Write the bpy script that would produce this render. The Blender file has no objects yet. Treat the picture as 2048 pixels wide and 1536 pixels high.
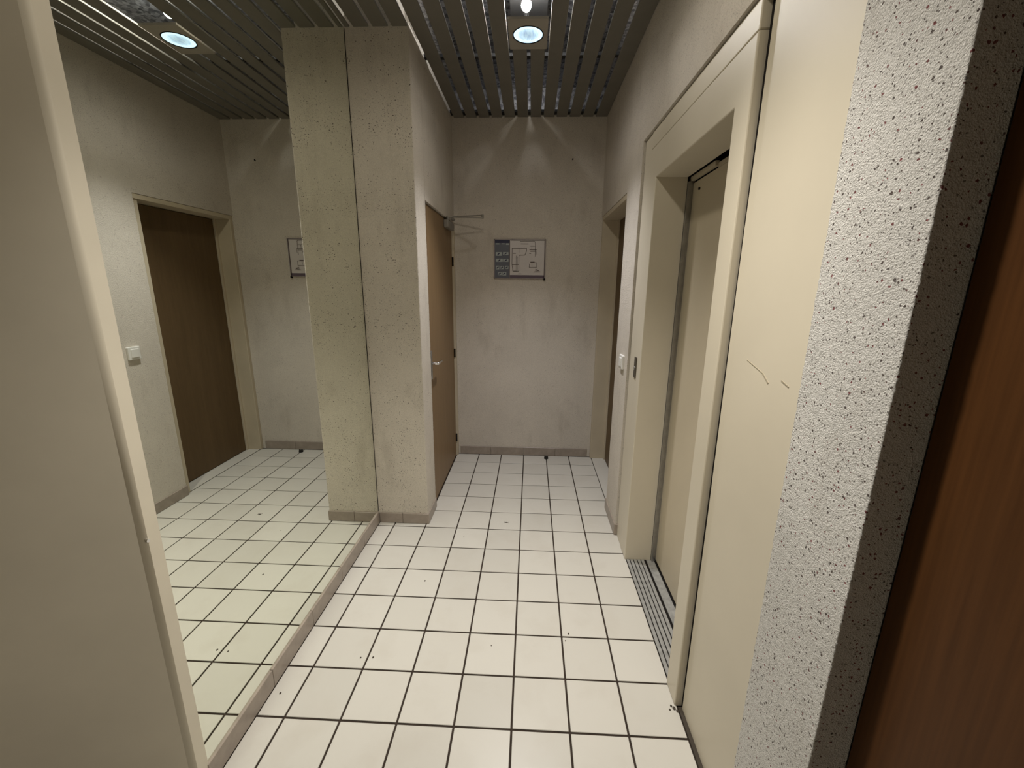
import bpy, bmesh, math, random
import numpy as np
from mathutils import Vector, Matrix, noise
random.seed(7)
S = bpy.context.scene
COL = S.collection

# ------------------------------------------------------------------ camera, world, lights, exposure
cam_d = bpy.data.cameras.new('camera')
cam_d.sensor_width = 36.0
cam_d.lens = 832.797 / 2048 * 36.0
cam_d.clip_start = 0.02
cam = bpy.data.objects.new('camera', cam_d)
COL.objects.link(cam)
cam.location = (1.03810, -1.11802, 1.48618)
cam.rotation_euler = (1.3377332, -0.00954208, 0.04495787)
S.camera = cam

world = bpy.data.worlds.new('world')
world.use_nodes = True
world.node_tree.nodes['Background'].inputs[0].default_value = (0.9, 0.95, 1.0, 1)
world.node_tree.nodes['Background'].inputs[1].default_value = 0.0
S.world = world

S.view_settings.view_transform = 'Standard'
S.view_settings.look = 'None'
S.view_settings.gamma = 1.0
S.view_settings.use_curve_mapping = False
S.view_settings.exposure = 0.30
S.cycles.max_bounces = 16
S.cycles.diffuse_bounces = 8
S.cycles.glossy_bounces = 8
S.cycles.sample_clamp_indirect = 6.0

LAMP_FAR = (0.998, 1.315)     # downlight in view
LAMP_NEAR = (0.960, -0.110)    # its twin, above the top of the frame
def spot(name, xy, watt, colour, size=84.0, blend=0.30):
    d = bpy.data.lights.new(name, 'SPOT')
    d.energy = watt; d.color = colour
    d.spot_size = math.radians(size); d.spot_blend = blend
    d.shadow_soft_size = 0.045
    o = bpy.data.objects.new(name, d)
    COL.objects.link(o)
    o.location = (xy[0], xy[1], 2.688)
    return o
spot('downlight_beam', LAMP_FAR, 79.0, (0.97, 0.955, 0.97), 90.0, 0.85)
spot('downlight_beam', LAMP_NEAR, 156.0, (1.0, 0.94, 0.84), 96.0, 1.0)
spot('downlight_spill', LAMP_FAR, 7.0, (1.0, 0.94, 0.88), 178.0, 1.0)
spot('downlight_spill', LAMP_NEAR, 18.0, (1.0, 0.91, 0.76), 178.0, 0.35)

# ------------------------------------------------------------------ node helpers
class NT:
    def __init__(self, name):
        self.m = bpy.data.materials.new(name)
        self.m.use_nodes = True
        self.t = self.m.node_tree
        self.b = self.t.nodes['Principled BSDF']
    def n(self, typ, **kw):
        nd = self.t.nodes.new(typ)
        for k, v in kw.items():
            if hasattr(nd, k): setattr(nd, k, v)
        return nd
    def l(self, a, b): self.t.links.new(a, b)
    def set(self, **kw):
        for k, v in kw.items():
            i = self.b.inputs[k.replace('_', ' ')]
            i.default_value = v
        return self
    def coord(self, scale=(1, 1, 1)):
        tc = self.n('ShaderNodeTexCoord'); mp = self.n('ShaderNodeMapping')
        mp.inputs['Scale'].default_value = scale
        self.l(tc.outputs['Object'], mp.inputs['Vector'])
        return mp.outputs['Vector']
    def noise(self, vec, scale, detail=2, rough=0.5):
        nd = self.n('ShaderNodeTexNoise')
        nd.inputs['Scale'].default_value = scale; nd.inputs['Detail'].default_value = detail
        nd.inputs['Roughness'].default_value = rough
        if vec is not None: self.l(vec, nd.inputs['Vector'])
        return nd.outputs['Fac']
    def ramp(self, fac, stops):
        r = self.n('ShaderNodeValToRGB')
        e = r.color_ramp.elements
        while len(e) < len(stops): e.new(0.5)
        for k, (p, c) in enumerate(stops):
            e[k].position = p; e[k].color = (*c, 1) if len(c) == 3 else c
        self.l(fac, r.inputs['Fac'])
        return r.outputs['Color']
    def mix(self, fac, a, b, blend='MIX'):
        m = self.n('ShaderNodeMix', data_type='RGBA', blend_type=blend)
        for inp, v in ((m.inputs[0], fac), (m.inputs[6], a), (m.inputs[7], b)):
            if isinstance(v, (int, float)): inp.default_value = v
            elif isinstance(v, tuple): inp.default_value = (*v, 1)
            else: self.l(v, inp)
        return m.outputs[2]
    def math(self, op, a, b=0.0):
        m = self.n('ShaderNodeMath', operation=op)
        for inp, v in ((m.inputs[0], a), (m.inputs[1], b)):
            if isinstance(v, (int, float)): inp.default_value = v
            else: self.l(v, inp)
        return m.outputs[0]
    def bump(self, h, strength, dist):
        b = self.n('ShaderNodeBump')
        b.inputs['Strength'].default_value = strength; b.inputs['Distance'].default_value = dist
        self.l(h, b.inputs['Height'])
        self.l(b.outputs['Normal'], self.b.inputs['Normal'])

def plain(name, col, rough=0.5, metal=0.0, spec=0.4, var=0.06, vscale=6.0, fine=0.0):
    t = NT(name).set(Roughness=rough, Metallic=metal)
    t.b.inputs['Specular IOR Level'].default_value = spec
    f = t.noise(t.coord(), vscale, 4, 0.6)
    lo = tuple(c * (1 - var) for c in col); hi = tuple(min(1, c * (1 + var)) for c in col)
    t.l(t.ramp(f, [(0.3, lo), (0.7, hi)]), t.b.inputs['Base Color'])
    if fine:
        t.bump(t.noise(t.coord(), 900, 2), fine, 0.0004)
    return t.m

def roughcast(name, base, speck=1.0, dense=False):
    t = NT(name).set(Roughness=0.9)
    t.b.inputs['Specular IOR Level'].default_value = 0.15
    v = t.coord()
    big = t.noise(v, 1.6, 4, 0.6)
    grain = t.noise(v, 260, 3, 0.7)
    c0 = t.ramp(big, [(0.3, tuple(x * 0.90 for x in base)), (0.7, tuple(min(1, x * 1.06) for x in base))])
    c0 = t.mix(0.22, c0, t.ramp(grain, [(0.35, (0.25, 0.24, 0.23)), (0.65, (1, 1, 1))]), 'MULTIPLY')
    # small stone chips showing through, dark or wine red
    patch = t.n('ShaderNodeMapRange'); patch.inputs['From Min'].default_value = 0.40; patch.inputs['From Max'].default_value = 0.66
    t.l(t.noise(v, 5.5, 4, 0.65), patch.inputs['Value']); patch = patch.outputs['Result']
    def chips(scale, rad, share, seed):
        vo = t.n('ShaderNodeTexVoronoi'); vo.inputs['Scale'].default_value = scale
        mp = t.n('ShaderNodeMapping'); mp.inputs['Location'].default_value = (seed, seed * 1.7, seed * 0.3)
        t.l(v, mp.inputs['Vector']); 
        wob = t.n('ShaderNodeTexNoise'); wob.inputs['Scale'].default_value = 180
        t.l(v, wob.inputs['Vector'])
        ad = t.n('ShaderNodeVectorMath', operation='MULTIPLY_ADD')
        ad.inputs[1].default_value = (0.006, 0.006, 0.006)
        t.l(wob.outputs['Color'], ad.inputs[0]); t.l(mp.outputs['Vector'], ad.inputs[2])
        t.l(ad.outputs[0], vo.inputs['Vector'])
        sx = t.n('ShaderNodeSeparateColor'); t.l(vo.outputs['Color'], sx.inputs['Color'])
        lim = t.math('MULTIPLY', t.math('LESS_THAN', sx.outputs['Red'], share if dense else t.math('MULTIPLY', patch, share)), rad)
        lim = t.math('MULTIPLY', lim, t.math('ADD', t.math('MULTIPLY', sx.outputs['Blue'], 0.7), 0.45))
        near = t.math('LESS_THAN', vo.outputs['Distance'], lim)
        return near, sx.outputs['Green']
    m1, g1 = chips(104, 0.235, 0.72, 3.1)
    m2, g2 = chips(170, 0.26, 0.50, 8.7)
    red = t.ramp(g1, [(0.0, (0.045, 0.03, 0.026)), (0.62, (0.07, 0.045, 0.038)), (0.72, (0.16, 0.028, 0.03)), (1.0, (0.20, 0.035, 0.04))])
    c1 = t.mix(t.math('MULTIPLY', m1, 0.9 * speck), c0, red)
    c2 = t.mix(t.math('MULTIPLY', m2, 0.75 * speck), c1, (0.07, 0.055, 0.047))
    # grubby traces
    dirt = t.noise(t.coord((3, 3, 1.2)), 2.3, 5, 0.65)
    c3 = t.mix(t.ramp(dirt, [(0.56, (0, 0, 0)), (0.80, (0.35, 0.35, 0.35))]), c2, (0.36, 0.31, 0.25))
    t.l(c3, t.b.inputs['Base Color'])
    vo = t.n('ShaderNodeTexVoronoi'); vo.inputs['Scale'].default_value = 300
    t.l(v, vo.inputs['Vector'])
    h = t.math('ADD', t.math('MULTIPLY', vo.outputs['Distance'], 0.6), t.noise(v, 480, 3, 0.7))
    h = t.math('SUBTRACT', h, t.math('MULTIPLY', m1, 0.5))
    t.bump(h, 1.0, 0.0035)
    return t.m

M = {}
M['rough'] = roughcast('roughcast_cream', (0.79, 0.73, 0.635))
M['rough_soft'] = roughcast('roughcast_cream_faint_flecks', (0.77, 0.71, 0.625), 0.38)
M['rough_near'] = roughcast('roughcast_red_flecked', (0.76, 0.745, 0.72), 1.0, True)
M['ripolin'] = plain('smooth_wall_paint', (0.63, 0.585, 0.485), 0.6, 0, 0.3, 0.05, 3.0, 0.15)
M['lift'] = plain('cream_lift_enamel', (0.575, 0.525, 0.425), 0.42, 0, 0.4, 0.03, 2.5, 0.08)
M['liftdoor'] = plain('cream_lift_door_enamel', (0.47, 0.41, 0.305), 0.40, 0, 0.4, 0.04, 2.0, 0.06)
M['frame'] = plain('beige_frame_paint', (0.50, 0.435, 0.325), 0.5, 0, 0.35, 0.06, 4.0)
M['dark'] = plain('dark_part_and_gap_shade', (0.012, 0.010, 0.009), 0.8, 0, 0.1)  # near black, for small dark parts and for shade painted into gaps
M['alu'] = plain('grooved_aluminium', (0.33, 0.33, 0.32), 0.45, 0.35, 0.5, 0.25, 30.0)
M['dark_steel'] = plain('dark_bronze_plate', (0.10, 0.085, 0.065), 0.4, 0.6)
M['steel'] = plain('brushed_steel', (0.36, 0.355, 0.35), 0.35, 0.85, 0.5, 0.15, 25.0)
M['chrome'] = plain('bright_chrome', (0.85, 0.85, 0.85), 0.12, 1.0)
M['whiteplastic'] = plain('white_plastic', (0.72, 0.71, 0.68), 0.4)
M['black'] = plain('black_rubber', (0.012, 0.011, 0.010), 0.6)
M['scuff'] = plain('grey_scuff', (0.36, 0.315, 0.235), 0.6)
M['speck'] = plain('floor_grime', (0.05, 0.04, 0.03), 0.9)
M['plinth'] = plain('taupe_plinth_tile', (0.30, 0.255, 0.215), 0.35, 0, 0.4, 0.14, 18.0)
M['grout'] = plain('dark_grout', (0.040, 0.030, 0.024), 0.9, 0, 0.1, 0.3, 40.0)
M['closer'] = plain('grey_closer_enamel', (0.22, 0.205, 0.18), 0.45, 0.2)
M['plate'] = plain('beige_lamp_plate', (0.33, 0.305, 0.26), 0.5, 0.1)
M['carrier'] = plain('black_carrier_rail', (0.008, 0.008, 0.008), 0.7)
M['slat'] = plain('bronze_grey_slat', (0.19, 0.178, 0.152), 0.42, 0.35, 0.4, 0.05, 9.0)
M['ceilslab'] = plain('ceiling_slab_paint', (0.3, 0.28, 0.24), 0.8)
M['paper'] = plain('plan_paper', (0.56, 0.53, 0.52), 0.35, 0, 0.5, 0.02)
M['planblue'] = plain('plan_blue_grey', (0.105, 0.115, 0.145), 0.35, 0, 0.5, 0.05)
M['plannavy'] = plain('plan_navy', (0.02, 0.02, 0.06), 0.35)
M['planink'] = plain('plan_ink', (0.10, 0.075, 0.065), 0.5)
M['planpurple'] = plain('plan_purple', (0.11, 0.08, 0.11), 0.4)
M['planframe'] = plain('plan_frame_clear', (0.26, 0.23, 0.24), 0.25, 0.1)
M['picto'] = plain('plan_pictogram_pale', (0.36, 0.40, 0.40), 0.4)

def tile_mat():
    t = NT('white_floor_tile').set(Roughness=0.32)
    t.b.inputs['Specular IOR Level'].default_value = 0.35
    oi = t.n('ShaderNodeObjectInfo')
    tc = t.n('ShaderNodeTexCoord')
    base = t.ramp(oi.outputs['Random'], [(0, (0.495, 0.478, 0.435)), (0.5, (0.525, 0.507, 0.462)), (1, (0.545, 0.527, 0.482))])
    geo = t.n('ShaderNodeNewGeometry')
    stain = t.noise(geo.outputs['Position'], 5, 5, 0.6)
    c = t.mix(t.ramp(stain, [(0.5, (0, 0, 0)), (0.8, (0.35, 0.35, 0.35))]), base, (0.42, 0.385, 0.33))
    sp = t.noise(geo.outputs['Position'], 160, 2)
    c = t.mix(t.ramp(sp, [(0.74, (0, 0, 0)), (0.80, (0.30, 0.30, 0.30))]), c, (0.32, 0.28, 0.23))
    t.l(c, t.b.inputs['Base Color'])
    return t.m
M['tile'] = tile_mat()

def wood_mat(name, dark, light, scale=(18, 18, 0.8)):
    t = NT(name).set(Roughness=0.45)
    t.b.inputs['Specular IOR Level'].default_value = 0.16
    f = t.noise(t.coord(scale), 4, 6, 0.62)
    t.l(t.ramp(f, [(0.3, dark), (0.72, light)]), t.b.inputs['Base Color'])
    return t.m
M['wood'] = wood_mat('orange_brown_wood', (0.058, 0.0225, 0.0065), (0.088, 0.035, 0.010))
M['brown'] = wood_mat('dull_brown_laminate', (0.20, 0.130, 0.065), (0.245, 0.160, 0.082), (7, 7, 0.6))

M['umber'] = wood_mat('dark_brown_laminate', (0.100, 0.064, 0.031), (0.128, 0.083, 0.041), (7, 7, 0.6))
def mirror_mat():
    t = NT('mirror_silver').set(Metallic=1.0, Roughness=0.0)
    t.b.inputs['Base Color'].default_value = (0.89, 0.915, 0.83, 1)
    return t.m
M['mirror'] = mirror_mat()

def deck_mat():
    t = NT('galvanised_deck').set(Metallic=0.9)
    v = t.coord()
    vo = t.n('ShaderNodeTexVoronoi'); vo.inputs['Scale'].default_value = 55
    t.l(v, vo.inputs['Vector'])
    sx = t.n('ShaderNodeSeparateColor'); t.l(vo.outputs['Color'], sx.inputs['Color'])
    t.l(t.ramp(sx.outputs['Red'], [(0, (0.09, 0.09, 0.10)), (1, (0.46, 0.46, 0.48))]), t.b.inputs['Base Color'])
    t.l(t.ramp(sx.outputs['Green'], [(0, (0.28,) * 3), (1, (0.5,) * 3)]), t.b.inputs['Roughness'])
    return t.m
M['deck'] = deck_mat()
M['tray'] = plain('dark_polished_tray', (0.16, 0.155, 0.15), 0.30, 0.9, 0.5, 0.05)

def emit(name, col, strength):
    t = NT(name).set(Roughness=0.4)
    t.b.inputs['Base Color'].default_value = (*[c * 0.6 for c in col], 1)
    t.b.inputs['Emission Color'].default_value = (*col, 1)
    t.b.inputs['Emission Strength'].default_value = strength
    return t
def lens_mat():
    t = emit('frosted_lamp_glass', (0.60, 0.84, 1.0), 1.15)
    f = t.noise(t.coord((30, 6, 1)), 3.0, 4, 0.7)
    tc = t.n('ShaderNodeTexCoord'); ln = t.n('ShaderNodeVectorMath', operation='LENGTH')
    t.l(tc.outputs['Object'], ln.inputs[0])
    edge = t.ramp(ln.outputs['Value'], [(0.020, (0.55, 0.55, 0.55)), (0.062, (1, 1, 1))])
    c = t.mix(1.0, t.ramp(f, [(0.38, (0.36, 0.52, 0.74)), (0.60, (0.62, 0.86, 1.0))]), edge, 'MULTIPLY')
    c = t.mix(t.math('MULTIPLY', t.math('GREATER_THAN', ln.outputs['Value'], 0.05), 0.6), c, (0.66, 0.88, 1.0))
    t.l(c, t.b.inputs['Emission Color'])
    return t.m
M['lens'] = lens_mat()
M['bulb'] = emit('lamp_bulb_glow', (1.0, 0.98, 0.95), 420.0).m

# ------------------------------------------------------------------ mesh helpers
def link(name, me, mat, parent=None, loc=(0, 0, 0)):
    o = bpy.data.objects.new(name, me)
    COL.objects.link(o)
    if mat is not None and not me.materials: me.materials.append(mat)
    o.location = loc
    if parent is not None:
        o.parent = parent
        w = Vector((0, 0, 0)); p = parent
        while p is not None: w += p.location; p = p.parent
        o.location = Vector(loc) - w
    return o

def tag(o, label=None, cat=None, group=None, kind=None):
    if label: o['label'] = label
    if cat: o['category'] = cat
    if group: o['group'] = group
    if kind: o['kind'] = kind
    return o

def empty(name, loc):
    o = bpy.data.objects.new(name, None)
    o.empty_display_size = 0.05
    COL.objects.link(o); o.location = loc
    return o

class MB:
    def __init__(self): self.bm = bmesh.new()
    def box(self, x0, x1, y0, y1, z0, z1, bev=0.0, seg=1):
        c = Vector(((x0 + x1) / 2, (y0 + y1) / 2, (z0 + z1) / 2))
        mat = Matrix.Translation(c) @ Matrix.Diagonal((abs(x1 - x0), abs(y1 - y0), abs(z1 - z0), 1))
        r = bmesh.ops.create_cube(self.bm, size=1.0, matrix=mat)
        if bev:
            es = list({e for v in r['verts'] for e in v.link_edges})
            bmesh.ops.bevel(self.bm, geom=es, offset=bev, segments=seg, affect='EDGES', profile=0.5)
        return self
    def cyl(self, a, b, r, n=16, r2=None):
        a, b = Vector(a), Vector(b); d = b - a
        mat = Matrix.Translation((a + b) / 2) @ d.to_track_quat('Z', 'Y').to_matrix().to_4x4()
        bmesh.ops.create_cone(self.bm, cap_ends=True, segments=n, radius1=r, radius2=r if r2 is None else r2, depth=d.length, matrix=mat)
        return self
    def bar(self, a, b, w, h):
        a, b = Vector(a), Vector(b); d = b - a
        mat = Matrix.Translation((a + b) / 2) @ d.to_track_quat('X', 'Z').to_matrix().to_4x4() @ Matrix.Diagonal((d.length, w, h, 1))
        bmesh.ops.create_cube(self.bm, size=1.0, matrix=mat)
        return self
    def sphere(self, c, r, n=16, sc=(1, 1, 1)):
        bmesh.ops.create_uvsphere(self.bm, u_segments=n, v_segments=max(6, n // 2), radius=r,
                                  matrix=Matrix.Translation(c) @ Matrix.Diagonal((*sc, 1)))
        return self
    def poly(self, pts):
        self.bm.faces.new([self.bm.verts.new(p) for p in pts]); return self
    def build(self, name, mat, parent=None, centre=True, smooth=False):
        me = bpy.data.meshes.new(name)
        c = Vector((0, 0, 0))
        if centre:
            vs = [v.co for v in self.bm.verts]
            lo = Vector((min(v[i] for v in vs) for i in range(3))); hi = Vector((max(v[i] for v in vs) for i in range(3)))
            c = (lo + hi) / 2
            bmesh.ops.translate(self.bm, verts=self.bm.verts, vec=-c)
        self.bm.to_mesh(me); self.bm.free()
        if smooth:
            for p in me.polygons: p.use_smooth = True
        return link(name, me, mat, parent, c)

def rough_profile(mb, path, z0, z1, step, amp, corner=0.006, flip=False):
    """A vertical sheet that follows PATH in plan, rounded at its corners and roughened like sprayed plaster."""
    pts = []
    for k in range(len(path) - 1):
        a, b = Vector(path[k]), Vector(path[k + 1])
        n = max(2, int((b - a).length / step))
        for i in range(n): pts.append(a.lerp(b, i / n))
    pts.append(Vector(path[-1]))
    nrm = []
    for i in range(len(pts)):
        a = pts[max(0, i - 1)]; b = pts[min(len(pts) - 1, i + 1)]
        t = (b - a).normalized()
        n = Vector((t.y, -t.x))
        nrm.append(-n if flip else n)
    nz = int((z1 - z0) / step)
    rows = []
    for j in range(nz + 1):
        z = z0 + (z1 - z0) * j / nz
        row = []
        for i, p in enumerate(pts):
            q = Vector((p.x * 190, p.y * 190, z * 190))
            d = noise.noise(q) * 0.65 + noise.noise(q * 2.3) * 0.5
            if 0 < i < len(pts) - 1:
                o = p + nrm[i] * (d * amp)
            else: o = p
            row.append(mb.bm.verts.new((o.x, o.y, z)))
        rows.append(row)
    for j in range(nz):
        for i in range(len(pts) - 1):
            f = mb.bm.faces.new((rows[j][i], rows[j][i + 1], rows[j + 1][i + 1], rows[j + 1][i]))
            f.smooth = True

XM, XP, XR = 0.093, 0.413, 1.580     # mirror plane, left wall past the pillar, right wall
YP, YE = 1.240, 2.382                # pillar front, end wall
ZC = 2.710                           # underside of ceiling slats
ZT = 2.96
YB = -2.3                            # wall behind the camera

# ------------------------------------------------------------------ walls
w = MB()
w.box(XP - 0.2, 1.9, YE, YE + 0.1, 0, ZT)
tag(w.build('wall_back', M['rough_soft'], centre=False), 'cream roughcast end wall carrying the framed evacuation plan', 'wall', kind='structure')

w = MB()
w.box(-0.05, XM - 0.004, -0.205, YP + 0.3, 0, ZT)
tag(w.build('wall_left', M['ripolin'], centre=False), 'plain wall behind the tall mirror on the left', 'wall', kind='structure')

# pillar: the end of the mirror recess, then the wall with the left door
w = MB()
rough_profile(w, [(XM - 0.02, YP), (XP, YP), (XP, 1.452), (0.36, 1.452)], 0, ZC + 0.02, 0.007, 0.0018)
w.box(XM - 0.05, XP - 0.06, YP + 0.02, 1.44, 0, ZT)
w.box(XP - 0.12, XP - 0.001, 1.455, YE, 1.962, ZT)          # above the left door
w.box(XP - 0.12, XP - 0.001, 1.40, 1.456, 1.962, ZT)
tag(w.build('wall_pillar', M['rough'], centre=False), 'speckled roughcast pillar standing out beside the mirror edge', 'wall', kind='structure')

# near-left wall end: a smooth painted return with a soft corner
w = MB()
# plan: corridor face 4 cm deep, then a splayed face running back to the left, with an eased corner
plan = [(-0.05, -0.2055), (0.097, -0.2055), (0.097, -0.240), (0.0955, -0.245), (0.092, -0.2495), (0.086, -0.2545), (-1.0, -0.93), (-1.0, -0.84), (-0.05, -0.25)]
lo = [w.bm.verts.new((x, y, 0)) for x, y in plan]; hi = [w.bm.verts.new((x, y, ZT)) for x, y in plan]
w.bm.faces.new(lo); w.bm.faces.new(hi[::-1])
for k in range(len(plan)):
    q = (k + 1) % len(plan)
    f = w.bm.faces.new((lo[k], hi[k], hi[q], lo[q]))
    f.smooth = 2 <= k <= 4
bmesh.ops.recalc_face_normals(w.bm, faces=w.bm.faces)
tag(w.build('wall_near_left', M['ripolin'], centre=False), 'smooth painted wall return filling the left edge, nearest the camera', 'wall', kind='structure')

# right wall: near corner, wall over the lift, pier, wall over the far door
w = MB()
rough_profile(w, [(1.672, -0.467), (1.603, -0.467), (1.603, -0.2475), (1.618, -0.2475)], 0, ZC + 0.02, 0.0036, 0.0016, flip=True)
w.box(1.63, 2.1, -0.44, -0.25, 0, ZT)
tag(w.build('wall_near_right', M['rough_near'], centre=False), 'brightly lit red-flecked roughcast strip between lift panel and wooden door', 'wall', kind='structure')
w = MB()
out = [(1.190, 0), (1.500, 0), (1.500, 2.012), (YE, 2.012), (YE, ZT), (-0.21, ZT), (-0.21, 2.186), (1.190, 2.186)]
wa = [w.bm.verts.new((XR, y, z)) for y, z in out]; wb = [w.bm.verts.new((1.9, y, z)) for y, z in out]
w.bm.faces.new(wa); w.bm.faces.new(wb[::-1])
for k in range(8): w.bm.faces.new((wa[k], wb[k], wb[(k + 1) % 8], wa[(k + 1) % 8]))
bmesh.ops.recalc_face_normals(w.bm, faces=w.bm.faces)
w.box(1.76, 1.9, 1.49, YE, 0, 2.02)
tag(w.build('wall_right', M['rough_soft'], centre=False), 'roughcast pier and wall above the lift and the far right door', 'wall', kind='structure')

# behind the camera
w = MB()
w.box(-1.0, 2.1, YB - 0.1, YB, 0, ZT)
tag(w.build('wall_front', M['ripolin'], centre=False), 'plain wall behind the camera', 'wall', kind='structure')
w = MB()
w.box(-1.1, -1.0, YB, -0.84, 0, ZT)
tag(w.build('wall_side', M['ripolin'], centre=False), 'plain side wall behind the camera on the left', 'wall', kind='structure')

# ------------------------------------------------------------------ floor with separate tiles
fl = MB().box(-1.0, 2.1, YB, YE, -0.08, -0.004).build('floor', M['grout'], centre=False)
tag(fl, 'white square tiles laid with dark joints over the whole corridor floor', 'floor', kind='structure')
zones = [(XM + 0.008, 1.598, -1.0, YP - 0.004), (XP - 0.02, 1.598, YP - 0.004, YE - 0.008), (1.598, 1.72, 1.22, 2.345),
         (1.598, 1.62, 1.185, 1.22)]
J = 0.0036
full_me = None
def tile_mesh(sx, sy):
    m = MB().box(-sx / 2, sx / 2, -sy / 2, sy / 2, -0.004, 0.0, 0.0012, 1)
    me = bpy.data.meshes.new('tile'); m.bm.to_mesh(me); m.bm.free(); me.materials.append(M['tile'])
    return me
for j in range(-5, 12):
    for i in range(0, 9):
        X0, X1, Y0, Y1 = i * 0.2 + J, i * 0.2 + 0.2 - J, j * 0.2 + J, j * 0.2 + 0.2 - J
        cand = []
        for (a, b, c, d) in zones:
            x0, x1, y0, y1 = max(X0, a), min(X1, b), max(Y0, c), min(Y1, d)
            if x1 - x0 > 0.006 and y1 - y0 > 0.006: cand.append([x0, x1, y0, y1])
        # join cuts of one tile that continue each other
        if len(cand) == 2 and abs(cand[0][0] - cand[1][0]) < 0.02 and abs(cand[0][1] - cand[1][1]) < 0.02:
            cand = [[max(cand[0][0], cand[1][0]), min(cand[0][1], cand[1][1]), min(cand[0][2], cand[1][2]), max(cand[0][3], cand[1][3])]]
        elif len(cand) == 2 and abs(cand[0][2] - cand[1][2]) < 0.02 and abs(cand[0][3] - cand[1][3]) < 0.02:
            cand = [[min(cand[0][0], cand[1][0]), max(cand[0][1], cand[1][1]), max(cand[0][2], cand[1][2]), min(cand[0][3], cand[1][3])]]
        for (x0, x1, y0, y1) in cand:
            whole = abs(x1 - x0 - (0.2 - 2 * J)) < 1e-6 and abs(y1 - y0 - (0.2 - 2 * J)) < 1e-6
            if whole:
                if full_me is None: full_me = tile_mesh(0.2 - 2 * J, 0.2 - 2 * J)
                me = full_me
            else: me = tile_mesh(x1 - x0, y1 - y0)
            link('tile', me, None, fl, ((x0 + x1) / 2, (y0 + y1) / 2, random.uniform(-0.0004, 0.0002)))
MB().box(-0.95, 1.66, YB, -1.004, -0.004, 0.0).build('tiled_area', M['tile'], fl)
for (x, y, r) in [(0.372, 0.250, 0.0032), (0.899, 0.337, 0.0022), (1.231, 0.417, 0.0040), (1.215, 0.379, 0.0024), (0.135, 0.085, 0.004),
                  (1.585, 0.104, 0.006), (1.577, 0.112, 0.004), (1.594, 0.094, 0.005), (1.568, 0.098, 0.0035), (0.66, 1.106, 0.0025), (0.521, 0.713, 0.004), (0.422, 0.254, 0.004)]:
    MB().sphere((x, y, 0.0008), r, 8, (1, 1.3, 0.35)).build('dirt_speck', M['speck'], fl)
b = MB().sphere((0.908, 1.279, 0.001), 0.007, 8, (1.3, 0.8, 0.35))
for s in (-1, 1):
    b.bar((0.900, 1.279, 0.001), (0.893, 1.279 + s * 0.008, 0.001), 0.001, 0.001)
    b.bar((0.914, 1.279, 0.001), (0.922, 1.279 - s * 0.006, 0.001), 0.001, 0.001)
b.build('dirt_speck', M['speck'], fl)

# ------------------------------------------------------------------ plinth tiles
def plinth(name, label, runs):
    root = empty(name, (runs[0][0], runs[0][2], 0))
    tag(root, label, 'skirting', kind='structure')
    for (x0, x1, y0, y1, h) in runs:
        MB().box(x0, x1, y0, y1, 0.0015, h, 0.0015).build('tile', M['plinth'], root)
    return root
G = 0.0008
runs = []
ys = [-0.21] + [0.109 + 0.292 * k for k in range(0, 4)] + [YP - 0.006]
for a, b in zip(ys[:-1], ys[1:]):
    runs.append((XM - 0.012, XM + 0.007, a + G, b - G, 0.078))
plinth('baseboard_left', 'taupe tile skirting running under the tall mirror', runs)
plinth('baseboard_pillar', 'short taupe tile skirting around the foot of the pillar',
       [(XM + 0.009, 0.250 - G, YP - 0.008, YP + 0.004, 0.069), (0.250 + G, XP + 0.006, YP - 0.008, YP + 0.004, 0.069), (XP - 0.004, XP + 0.007, YP + 0.005, 1.450, 0.069)])
xs = [XP + 0.02, 0.705, 0.997, 1.279, 1.560]
plinth('baseboard_back', 'taupe tile skirting along the foot of the end wall',
       [(a + G, b - G, YE - 0.009, YE + 0.004, 0.076) for a, b in zip(xs[:-1], xs[1:])])
plinth('baseboard_right', 'taupe tile skirting around the foot of the right pier',
       [(XR - 0.008, XR + 0.004, 1.192, 1.505, 0.072), (XR - 0.007, 1.606, 1.181, 1.191, 0.072)])

# ------------------------------------------------------------------ ceiling of metal slats
ceil = empty('ceiling', (0.9, 1.0, ZC))
tag(ceil, 'dark metal slat ceiling with open gaps', 'ceiling', kind='structure')
P = 0.0965; GAP = 0.0195
slat_me = {}
def slat(xa, xb, y0, y1):
    m = MB().box(xa, xb, y0, y1, ZC, ZC + 0.012, 0.003, 2)
    m.build('slat', M['slat'], ceil)
x = 0.517 - 4 * P
k = -5
edges = [0.517 + P * q for q in range(-5, 11)] + [1.60]
CUT = [(LAMP_FAR[1], 0.72, 1.447), (LAMP_NEAR[1], -0.50, 0.247)]
for a, b in zip(edges[:-1], edges[1:]):
    xa, xb = a + GAP / 2, b - GAP / 2
    y1 = YE - 0.004 if (xa + xb) / 2 > XP else YP - 0.004
    xa = max(xa, XM + 0.004); xb = min(xb, 1.5765)
    if xb - xa < 0.012: continue
    if 0.89 < (xa + xb) / 2 < 1.10:
        slat(xa, xb, 1.447, y1); slat(xa, xb, 0.022, 0.72); slat(xa, xb, -0.5, -0.242)
    else: slat(xa, xb, -0.5, y1)
for y in (1.562, 2.340, 0.79, 0.02):
    MB().box(XM if y < 1.2 else XP - 0.01, 1.60, y - (0.030 if y > 2.3 else 0.016), y + (0.030 if y > 2.3 else 0.016), ZC + 0.0125, ZC + 0.028).build('carrier_rail', M['carrier'], ceil)
MB().box(XP - 0.05, 1.60, YE - 0.012, YE - 0.006, 2.736, 2.90).build('added_dimming_sheet', M['deck'], ceil)  # added sheet, dims the bright wall top seen through the slat gaps
MB().box(-0.02, 1.7, -0.5, YE, 2.90, 2.93).build('deck_sheet', M['deck'], ceil)
MB().box(0.902, 1.094, 0.70, 1.50, 2.872, 2.876).build('lamp_tray', M['tray'], ceil)
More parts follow.
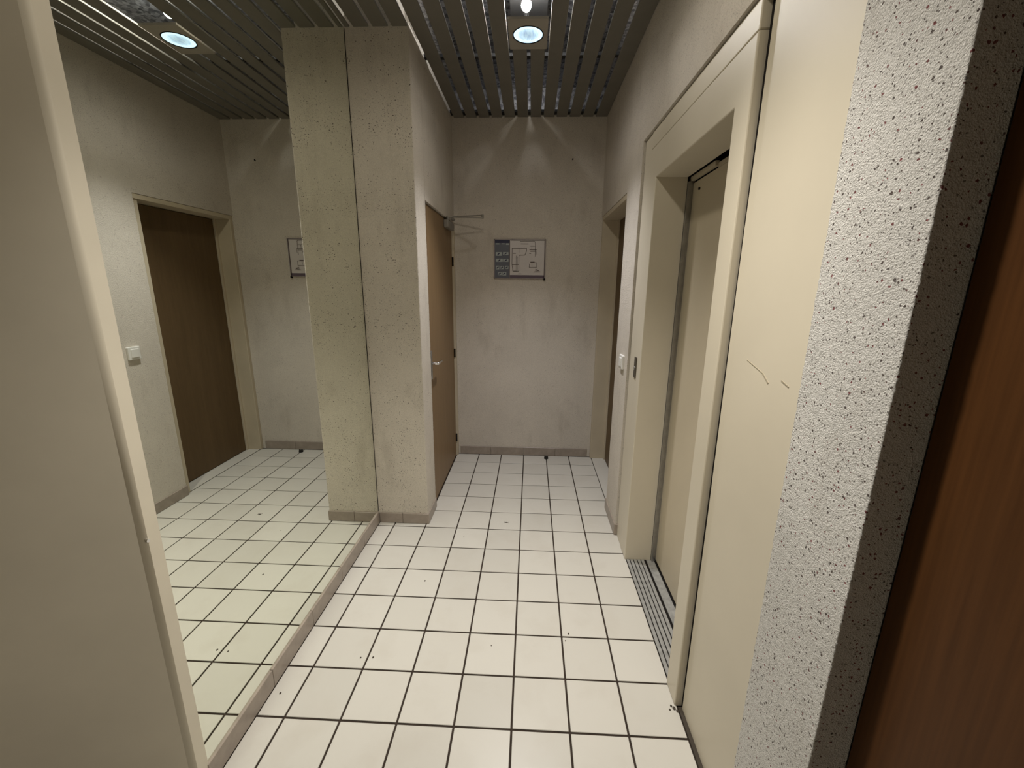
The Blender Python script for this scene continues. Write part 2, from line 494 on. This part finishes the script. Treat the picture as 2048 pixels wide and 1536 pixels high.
MB().box(-1.0, 2.1, YB, -0.505, ZC, ZC + 0.05).build('plain_panel', M['slat'], ceil)

# ------------------------------------------------------------------ downlights
def downlight(xy, label):
    x, y = xy
    r = empty('downlight', (x, y, ZC))
    tag(r, label, 'ceiling light', 'square downlights in the slat ceiling')
    p = MB()
    X0, X1, Y0, Y1, rad, n = x - 0.097, x + 0.097, y - 0.130, y + 0.131, 0.077, 40
    zb, zt = ZC - 0.004, ZC + 0.006
    angs = [2 * math.pi * (k + 0.5) / n for k in range(n)] + [math.atan2(b - y, a - x) % (2 * math.pi) for a in (X0, X1) for b in (Y0, Y1)]
    angs.sort(); n = len(angs)
    def ringpts(z):
        inn, out = [], []
        for a in angs:
            c, s = math.cos(a), math.sin(a)
            inn.append(p.bm.verts.new((x + rad * c, y + rad * s, z)))
            t = min((X1 - x) / abs(c) if c else 9, (Y1 - y) / abs(s) if s else 9)
            out.append(p.bm.verts.new((x + t * c, y + t * s, z)))
        return inn, out
    i0, o0 = ringpts(zb); i1, o1 = ringpts(zt)
    for k in range(n):
        q = (k + 1) % n
        p.bm.faces.new((i0[k], i0[q], o0[q], o0[k])); p.bm.faces.new((i1[k], o1[k], o1[q], i1[q]))
        p.bm.faces.new((o0[k], o0[q], o1[q], o1[k])); p.bm.faces.new((i0[k], i1[k], i1[q], i0[q]))
    p.build('plate', M['plate'], r)
    MB().cyl((x, y, ZC - 0.0035), (x, y, ZC + 0.003), 0.0725, 40).build('lens', M['lens'], r)
    t = MB()
    for k in range(40):
        a, b = 2 * math.pi * k / 40, 2 * math.pi * (k + 1) / 40
        t.bar((x + 0.0755 * math.cos(a), y + 0.0755 * math.sin(a), ZC - 0.003), (x + 0.0755 * math.cos(b), y + 0.0755 * math.sin(b), ZC - 0.003), 0.0045, 0.006)
    t.build('trim_ring', M['dark'], r)
    if y < 1.0: return r            # the nearer one is closed on top
    u = MB().sphere((x - 0.010, y - 0.055, 2.802), 0.024, 16, (1, 1, 1.15))
    u.build('bulb', M['bulb'], r, smooth=True)
    MB().cyl((x - 0.010, y - 0.028, 2.802), (x - 0.010, y + 0.05, 2.802), 0.014, 14).build('socket', M['dark'], r)
    return r
downlight(LAMP_FAR, 'square downlight with round frosted glass in the far part of the slat ceiling')
downlight(LAMP_NEAR, 'square downlight in the slat ceiling, the nearer one just above the view')

# ------------------------------------------------------------------ mirror
mr = empty('wall_mirror', (XM, 0.5, 0.08))
tag(mr, 'tall frameless mirror covering the left wall up to the pillar', 'mirror')
MB().box(XM - 0.004, XM, -0.204, YP - 0.003, 0.078, ZC - 0.002).build('mirror_glass', M['mirror'], mr)
MB().box(XM - 0.004, XM + 0.0015, YP - 0.003, YP - 0.0003, 0.078, ZC - 0.002).build('edge_seal', M['dark'], mr)
nb = MB().cyl((0.096, -0.243, 0.860), (0.101, -0.243, 0.860), 0.0045, 12)
tag(nb.build('wall_screw', M['chrome']), 'small shiny screw head on the wall return beside the mirror', 'screw')

# ------------------------------------------------------------------ left door
DX = 0.398
d1 = empty('door_1', (DX, 1.9, 0))
tag(d1, 'brown flush door in the left wall past the pillar, with closer arm', 'door', kind='structure')
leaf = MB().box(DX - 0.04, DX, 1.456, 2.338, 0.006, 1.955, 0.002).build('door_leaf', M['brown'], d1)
fr = MB()
fr.box(DX - 0.06, XP + 0.003, 2.342, YE - 0.001, 0.001, 1.961, 0.002)
fr.box(DX - 0.06, DX - 0.012, 1.452, 2.342, 1.972, 1.985, 0.002)
fr.build('door_frame', M['frame'], d1)
MB().box(DX - 0.03, DX - 0.013, 1.456, 2.34, 1.955, 1.985).build('head_gap_shade', M['dark'], d1)  # black strip painted in as the shade of the gap over the leaf
for z in (1.665, 0.925, 0.17):
    MB().cyl((DX + 0.006, 2.340, z - 0.035), (DX + 0.006, 2.340, z + 0.035), 0.007, 10).build('hinge', M['dark'], d1)
hd = MB()
hd.box(DX, DX + 0.006, 1.505, 1.535, 0.88, 1.07, 0.002)
hd.build('handle_plate', M['steel'], d1)
lv = MB()
lv.cyl((DX, 1.520, 0.985), (DX + 0.05, 1.520, 0.985), 0.008, 12)
lv.cyl((DX + 0.046, 1.514, 0.985), (DX + 0.046, 1.625, 0.985), 0.008, 12)
lv.sphere((DX + 0.046, 1.625, 0.985), 0.008, 10)
lv.build('lever_handle', M['chrome'], d1, smooth=True)
cl = MB().box(DX, DX + 0.036, 2.04, 2.27, 1.888, 1.942, 0.006, 2).build('door_closer', M['closer'], d1)
MB().cyl((DX + 0.024, 2.09, 1.945), (DX + 0.024, 2.09, 1.968), 0.012, 12).build('spindle', M['closer'], cl)
EL = (0.668, 2.150, 1.968)
MB().bar((DX + 0.024, 2.09, 1.964), (EL[0], EL[1], 1.970), 0.018, 0.006).build('closer_arm', M['closer'], cl)
MB().bar((XP + 0.012, 2.270, 1.994), (EL[0], EL[1], 1.986), 0.014, 0.007).build('closer_arm', M['closer'], cl)
MB().cyl((EL[0], EL[1], 1.966), (EL[0], EL[1], 1.991), 0.009, 10).build('closer_elbow', M['closer'], cl)
MB().box(XP + 0.001, XP + 0.022, 2.25, 2.29, 1.966, 1.984, 0.002).build('arm_bracket', M['closer'], cl)

# ------------------------------------------------------------------ far right door
RX = 1.712
d2 = empty('door_2', (RX, 1.9, 0))
tag(d2, 'plain brown door in a deep recess at the far end of the right wall', 'door', kind='structure')
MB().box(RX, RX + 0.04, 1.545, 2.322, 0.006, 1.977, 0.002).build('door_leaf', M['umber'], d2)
fr = MB()
fr.box(XR + 0.006, RX + 0.045, 2.345, YE - 0.001, 0.001, 2.012, 0.003)
fr.box(RX - 0.012, RX + 0.045, 2.324, 2.346, 0.001, 2.012, 0.002)
fr.box(XR + 0.003, RX + 0.045, 1.5005, 2.345, 1.981, 2.011, 0.002)
fr.box(XR + 0.012, RX + 0.045, 1.5015, 1.542, 0.001, 1.981, 0.003)
fr.build('door_frame', M['frame'], d2)
MB().box(1.60, RX, 1.545, 2.345, 0.0002, 0.003).build('threshold', M['tile'], d2)

# ------------------------------------------------------------------ lift entrance
LX = 1.589                      # front of the lift frame
d3 = empty('door_3', (1.66, 0.57, 0))
tag(d3, 'cream lift entrance with deep metal surround and sliding door', 'lift door', kind='structure')
su = MB()
prof = [(0.114, 0.001), (0.205, 0.001), (0.205, 1.966), (0.950, 1.966), (0.950, 0.001), (1.062, 0.001), (1.062, 2.107), (0.114, 2.107)]
fa = [su.bm.verts.new((LX, y, z)) for y, z in prof]; fb = [su.bm.verts.new((1.732, y, z)) for y, z in prof]
su.bm.faces.new(fa); su.bm.faces.new(fb[::-1])
for k in range(8): su.bm.faces.new((fa[k], fb[k], fb[(k + 1) % 8], fa[(k + 1) % 8]))
bmesh.ops.recalc_face_normals(su.bm, faces=su.bm.faces)
bmesh.ops.bevel(su.bm, geom=[e for e in su.bm.edges if all(abs(v.co.x - LX) < 1e-6 for v in e.verts)], offset=0.004, segments=2, affect='EDGES', profile=0.5)
su.build('surround', M['lift'], d3)
MB().box(LX + 0.003, 1.70, 1.0635, 1.180, 0.001, 2.180, 0.003, 2).build('surround_strip', M['lift'], d3)
MB().box(LX + 0.001, 1.70, 0.114, 1.062, 2.1095, 2.182, 0.003, 2).build('header_strip', M['lift'], d3)
MB().box(1.6145, 1.72, 0.0925, 0.1138, 0.001, ZC + 0.02).build('painted_gap_shade', M['dark'], d3)  # solid black strip standing in for the shade inside the open gap
sp = MB()
edge = [(0.1010, 0.004), (0.1005, 0.80), (0.1050, 1.45), (0.1055, 1.62), (0.1000, 2.0), (0.0950, 2.3), (0.0930, ZC + 0.02)]
pa = [(-0.2465, 0.004)] + edge + [(-0.2465, ZC + 0.02)]
va = [sp.bm.verts.new((1.613, y, z)) for y, z in pa]; vb = [sp.bm.verts.new((1.66, y, z)) for y, z in pa]
sp.bm.faces.new(va); sp.bm.faces.new(vb[::-1])
for k in range(len(pa)): sp.bm.faces.new((va[k], vb[k], vb[(k + 1) % len(pa)], va[(k + 1) % len(pa)]))
bmesh.ops.recalc_face_normals(sp.bm, faces=sp.bm.faces)
sp.build('side_panel', M['lift'], d3)
MB().box(1.625, 1.9, 0.0, 0.11, ZC + 0.0, ZT).build('painted_gap_shade', M['dark'], d3)
MB().box(1.600, 1.616, -0.246, 0.109, -0.004, 0.003).build('panel_foot', M['speck'], d3)
# sliding door, guide post, hood
MB().box(1.757, 1.775, 0.21, 0.945, 0.012, 1.940, 0.002).build('sliding_door', M['liftdoor'], d3)
MB().box(1.757, 1.775, 0.21, 0.690, 1.940, 1.958).build('sliding_door_top', M['liftdoor'], d3)
gp = MB()
gp.box(1.733, 1.745, 0.934, 0.949, 0.002, 1.945)
gp.box(1.745, 1.757, 0.940, 0.949, 0.002, 1.945)
gp.build('guide_post', M['steel'], d3)
MB().box(1.745, 1.76, 0.690, 0.949, 1.947, 1.966).build('hood_lip', M['liftdoor'], d3)
MB().box(1.776, 1.80, 0.12, 0.97, 0.0, 2.10).build('lift_shaft_back', M['dark'], d3)
for (zz, yy) in ((1.900, 0.86),):
    MB().cyl((1.752, yy, zz), (1.758, yy, zz), 0.006, 8).build('guide_screw', M['dark'], d3)
# grooved sill
sl = MB()
sl.box(1.599, 1.776, 0.206, 0.949, -0.01, -0.001)
MB_prev = sl.build('sill', M['dark'], d3)
xx = 1.600
for wd in (0.0155, 0.0155, 0.0155, 0.0155, 0.0155):
    MB().box(xx, xx + wd, 0.206, 0.949, -0.001, 0.0035, 0.001).build('sill_rib', M['alu'], MB_prev)
    xx += wd + 0.0045
MB().box(1.708, 1.750, 0.206, 0.949, -0.001, 0.0030, 0.001).build('sill_rib', M['alu'], MB_prev)
# scuffs on the lacquer
MB().bar((1.6125, -0.004, 1.300), (1.6125, -0.085, 1.281), 0.0012, 0.0016).bar((1.6125, -0.085, 1.281), (1.6125, -0.115, 1.262), 0.0012, 0.004).build('scuff', M['scuff'], d3)
MB().bar((1.6125, -0.165, 1.280), (1.6125, -0.195, 1.272), 0.0012, 0.003).build('scuff', M['scuff'], d3)

# call button panel on the surround
cb = empty('call_button_panel', (LX, 1.09, 1.03))
tag(cb, 'narrow metal call button plate on the lift surround', 'button panel')
MB().box(LX - 0.005, LX + 0.0025, 1.018, 1.056, 1.022, 1.130, 0.0015).build('plate', M['dark_steel'], cb)
MB().cyl((LX - 0.005, 1.037, 1.072), (LX - 0.008, 1.037, 1.072), 0.009, 16).build('button', M['steel'], cb)

# ------------------------------------------------------------------ near wooden door
WX = 1.672
d4 = empty('door_4', (WX, -0.95, 0))
tag(d4, 'orange brown wooden door at the right edge, nearest the camera', 'door', kind='structure')
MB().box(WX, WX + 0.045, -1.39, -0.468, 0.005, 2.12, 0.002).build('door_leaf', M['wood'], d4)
fr = MB()
fr.box(WX - 0.01, WX + 0.06, -1.45, -1.392, 0.001, 2.18, 0.002)
fr.build('door_frame', M['frame'], d4)
lv = MB()
lv.box(WX - 0.006, WX, -1.345, -1.315, 0.95, 1.14, 0.002)
lv.cyl((WX, -1.33, 1.05), (WX - 0.05, -1.33, 1.05), 0.008, 12).cyl((WX - 0.046, -1.335, 1.05), (WX - 0.046, -1.22, 1.05), 0.008, 12)
lv.build('lever_handle', M['steel'], d4)
w = MB()
w.box(WX - 0.07, 2.1, -1.5, -0.468, 2.125, ZT)
w.box(WX - 0.07, 2.1, YB, -1.452, 0, ZT)
tag(w.build('wall_door_side', M['rough'], centre=False), 'roughcast wall over and beyond the near wooden door', 'wall', kind='structure')

# ------------------------------------------------------------------ light switch on the right pier
sw = empty('light_switch', (XR, 1.30, 1.06))
tag(sw, 'square white light switch on the roughcast pier beside the far right door', 'light switch')
MB().box(XR - 0.014, XR + 0.002, 1.262, 1.342, 1.018, 1.098, 0.004, 2).build('cover_plate', M['whiteplastic'], sw)
MB().box(XR - 0.019, XR - 0.012, 1.276, 1.328, 1.032, 1.084, 0.003, 2).build('rocker', M['whiteplastic'], sw)

# ------------------------------------------------------------------ evacuation plan
pl = empty('evacuation_plan', (0.94, YE, 1.688))
tag(pl, 'framed evacuation plan with a blue left column hung on the end wall', 'sign')
X0, X1, Z0, Z1 = 0.735, 1.147, 1.538, 1.842
Y = YE
def PX(u): return X0 + (u - 370) / (1670 - 370) * (X1 - X0)
def PZ(v): return Z1 - (v - 275) / (1250 - 275) * (Z1 - Z0)
f = MB()
t = 0.006
f.box(X0, X1, Y - 0.012, Y, Z1 - t, Z1).box(X0, X1, Y - 0.012, Y, Z0, Z0 + t)
f.box(X0, X0 + t, Y - 0.012, Y, Z0, Z1).box(X1 - t, X1, Y - 0.012, Y, Z0, Z1)
f.build('plan_frame', M['planframe'], pl)
MB().box(X0 + t, X1 - t, Y - 0.006, Y - 0.001, Z0 + t, Z1 - t).build('sheet', M['paper'], pl)
yy0, yy1 = Y - 0.0072, Y - 0.0058
MB().box(X0 + t, PX(765), yy0, yy1, Z0 + t, Z1 - t).build('blue_column', M['planblue'], pl)
MB().box(X0 + t, PX(760), yy0 - 0.0006, yy1, PZ(365), Z1 - t).build('title_band', M['plannavy'], pl)
MB().box(PX(775), X1 - t, yy0, yy1, Z0 + t, PZ(1160)).build('bottom_band', M['planpurple'], pl)
MB().box(PX(760), PX(772), yy0 - 0.0008, yy1, Z0 + t, Z1 - t).build('divider', M['planink'], pl)
MB().box(PX(790), X1 - t, yy0, yy1, Z1 - t - 0.003, Z1 - t).box(X1 - t - 0.004, X1 - t, yy0, yy1, Z0 + t, Z1 - t).build('border_line', M['planink'], pl)
for (u0, u1, v0, v1) in [(410, 560, 590, 680), (595, 735, 590, 660), (415, 590, 755, 830), (600, 735, 760, 830), (420, 500, 930, 1020), (530, 610, 935, 1015), (650, 735, 930, 1010), (465, 560, 1090, 1165), (580, 680, 1085, 1170), (410, 500, 375, 400), (560, 640, 375, 395), (670, 750, 375, 410)]:
    pc = MB().box(PX(u0), PX(u1), yy0 - 0.0006, yy1, PZ(v1), PZ(v0)).build('pictogram', M['picto'], pl)
    if v0 > 500:
        um, vm = (u0 + u1) / 2, (v0 + v1) / 2
        MB().bar((PX(um - 28), yy0 - 0.0008, PZ(vm + 22)), (PX(um + 22), yy0 - 0.0008, PZ(vm - 18)), 0.0008, 0.008).build('figure', M['plannavy'], pc)
ln = MB()
def lines(pts, wd=0.003):
    for (a, b) in zip(pts[:-1], pts[1:]):
        A = (PX(a[0]), yy0 - 0.0001, PZ(a[1])); B = (PX(b[0]), yy0 - 0.0001, PZ(b[1]))
        d = Vector(B) - Vector(A)
        c = (Vector(A) + Vector(B)) / 2
        ang = math.atan2(d.z, d.x)
        mat = Matrix.Translation(c) @ Matrix.Rotation(-ang, 4, 'Y') @ Matrix.Diagonal((d.length + wd, 0.0016, wd, 1))
        bmesh.ops.create_cube(ln.bm, size=1.0, matrix=mat)
lines([(825, 495), (1190, 495), (1190, 560), (1150, 660), (1000, 665), (1000, 1060), (850, 1060), (825, 900), (825, 495)], 0.0035)
lines([(850, 620), (915, 620)], 0.004); lines([(835, 900), (990, 900)]); lines([(930, 680), (930, 1040)], 0.0022)
lines([(965, 700), (965, 1040)], 0.0022); lines([(850, 1060), (960, 1060)], 0.004); lines([(1000, 500), (1000, 620)], 0.002)
lines([(1050, 385), (1225, 385)], 0.004); lines([(1030, 325), (1390, 325), (1410, 350), (1410, 690)], 0.003)
lines([(1270, 440), (1395, 440)], 0.002); lines([(1320, 440), (1320, 520)], 0.002); lines([(1270, 530), (1440, 530)], 0.004); lines([(1290, 570), (1400, 570)], 0.003)
lines([(1265, 620), (1300, 620)], 0.003); lines([(1440, 560), (1440, 640)], 0.002)
lines([(1280, 845), (1450, 845), (1450, 965), (1265, 965), (1265, 880)], 0.003); lines([(1300, 830), (1390, 830)], 0.005); lines([(1330, 850), (1330, 940)], 0.002)
lines([(1430, 1010), (1500, 1040)], 0.004); lines([(1390, 1075), (1540, 1075)], 0.003); lines([(1420, 1050), (1520, 1050)], 0.002); lines([(985, 1130), (1060, 1130)], 0.0025)
ln.build('floor_plan_lines', M['planink'], pl)
MB().box(X1 - 0.012, X1 + 0.003, Y - 0.014, Y, Z0 - 0.012, Z0 + 0.004, 0.001).build('corner_clip', M['dark'], pl)

# ------------------------------------------------------------------ small fixings
n_ = MB().cyl((1.335, YE + 0.005, 2.419), (1.335, YE - 0.012, 2.422), 0.003, 10).cyl((1.335, YE - 0.010, 2.4216), (1.335, YE - 0.013, 2.4222), 0.0055, 10)
tag(n_.build('wall_plug', M['dark']), 'lone dark plug high on the end wall', 'plug')
ds = empty('door_stop', (1.199, 2.318, 0))
tag(ds, 'small black rubber door stop on the floor tiles near the end wall', 'door stop')
MB().cyl((1.199, 2.318, 0.0), (1.199, 2.318, 0.022), 0.019, 20, 0.016).build('rubber_pad', M['black'], ds)
MB().cyl((1.199, 2.318, 0.022), (1.199, 2.318, 0.025), 0.006, 10).build('screw_head', M['steel'], ds)
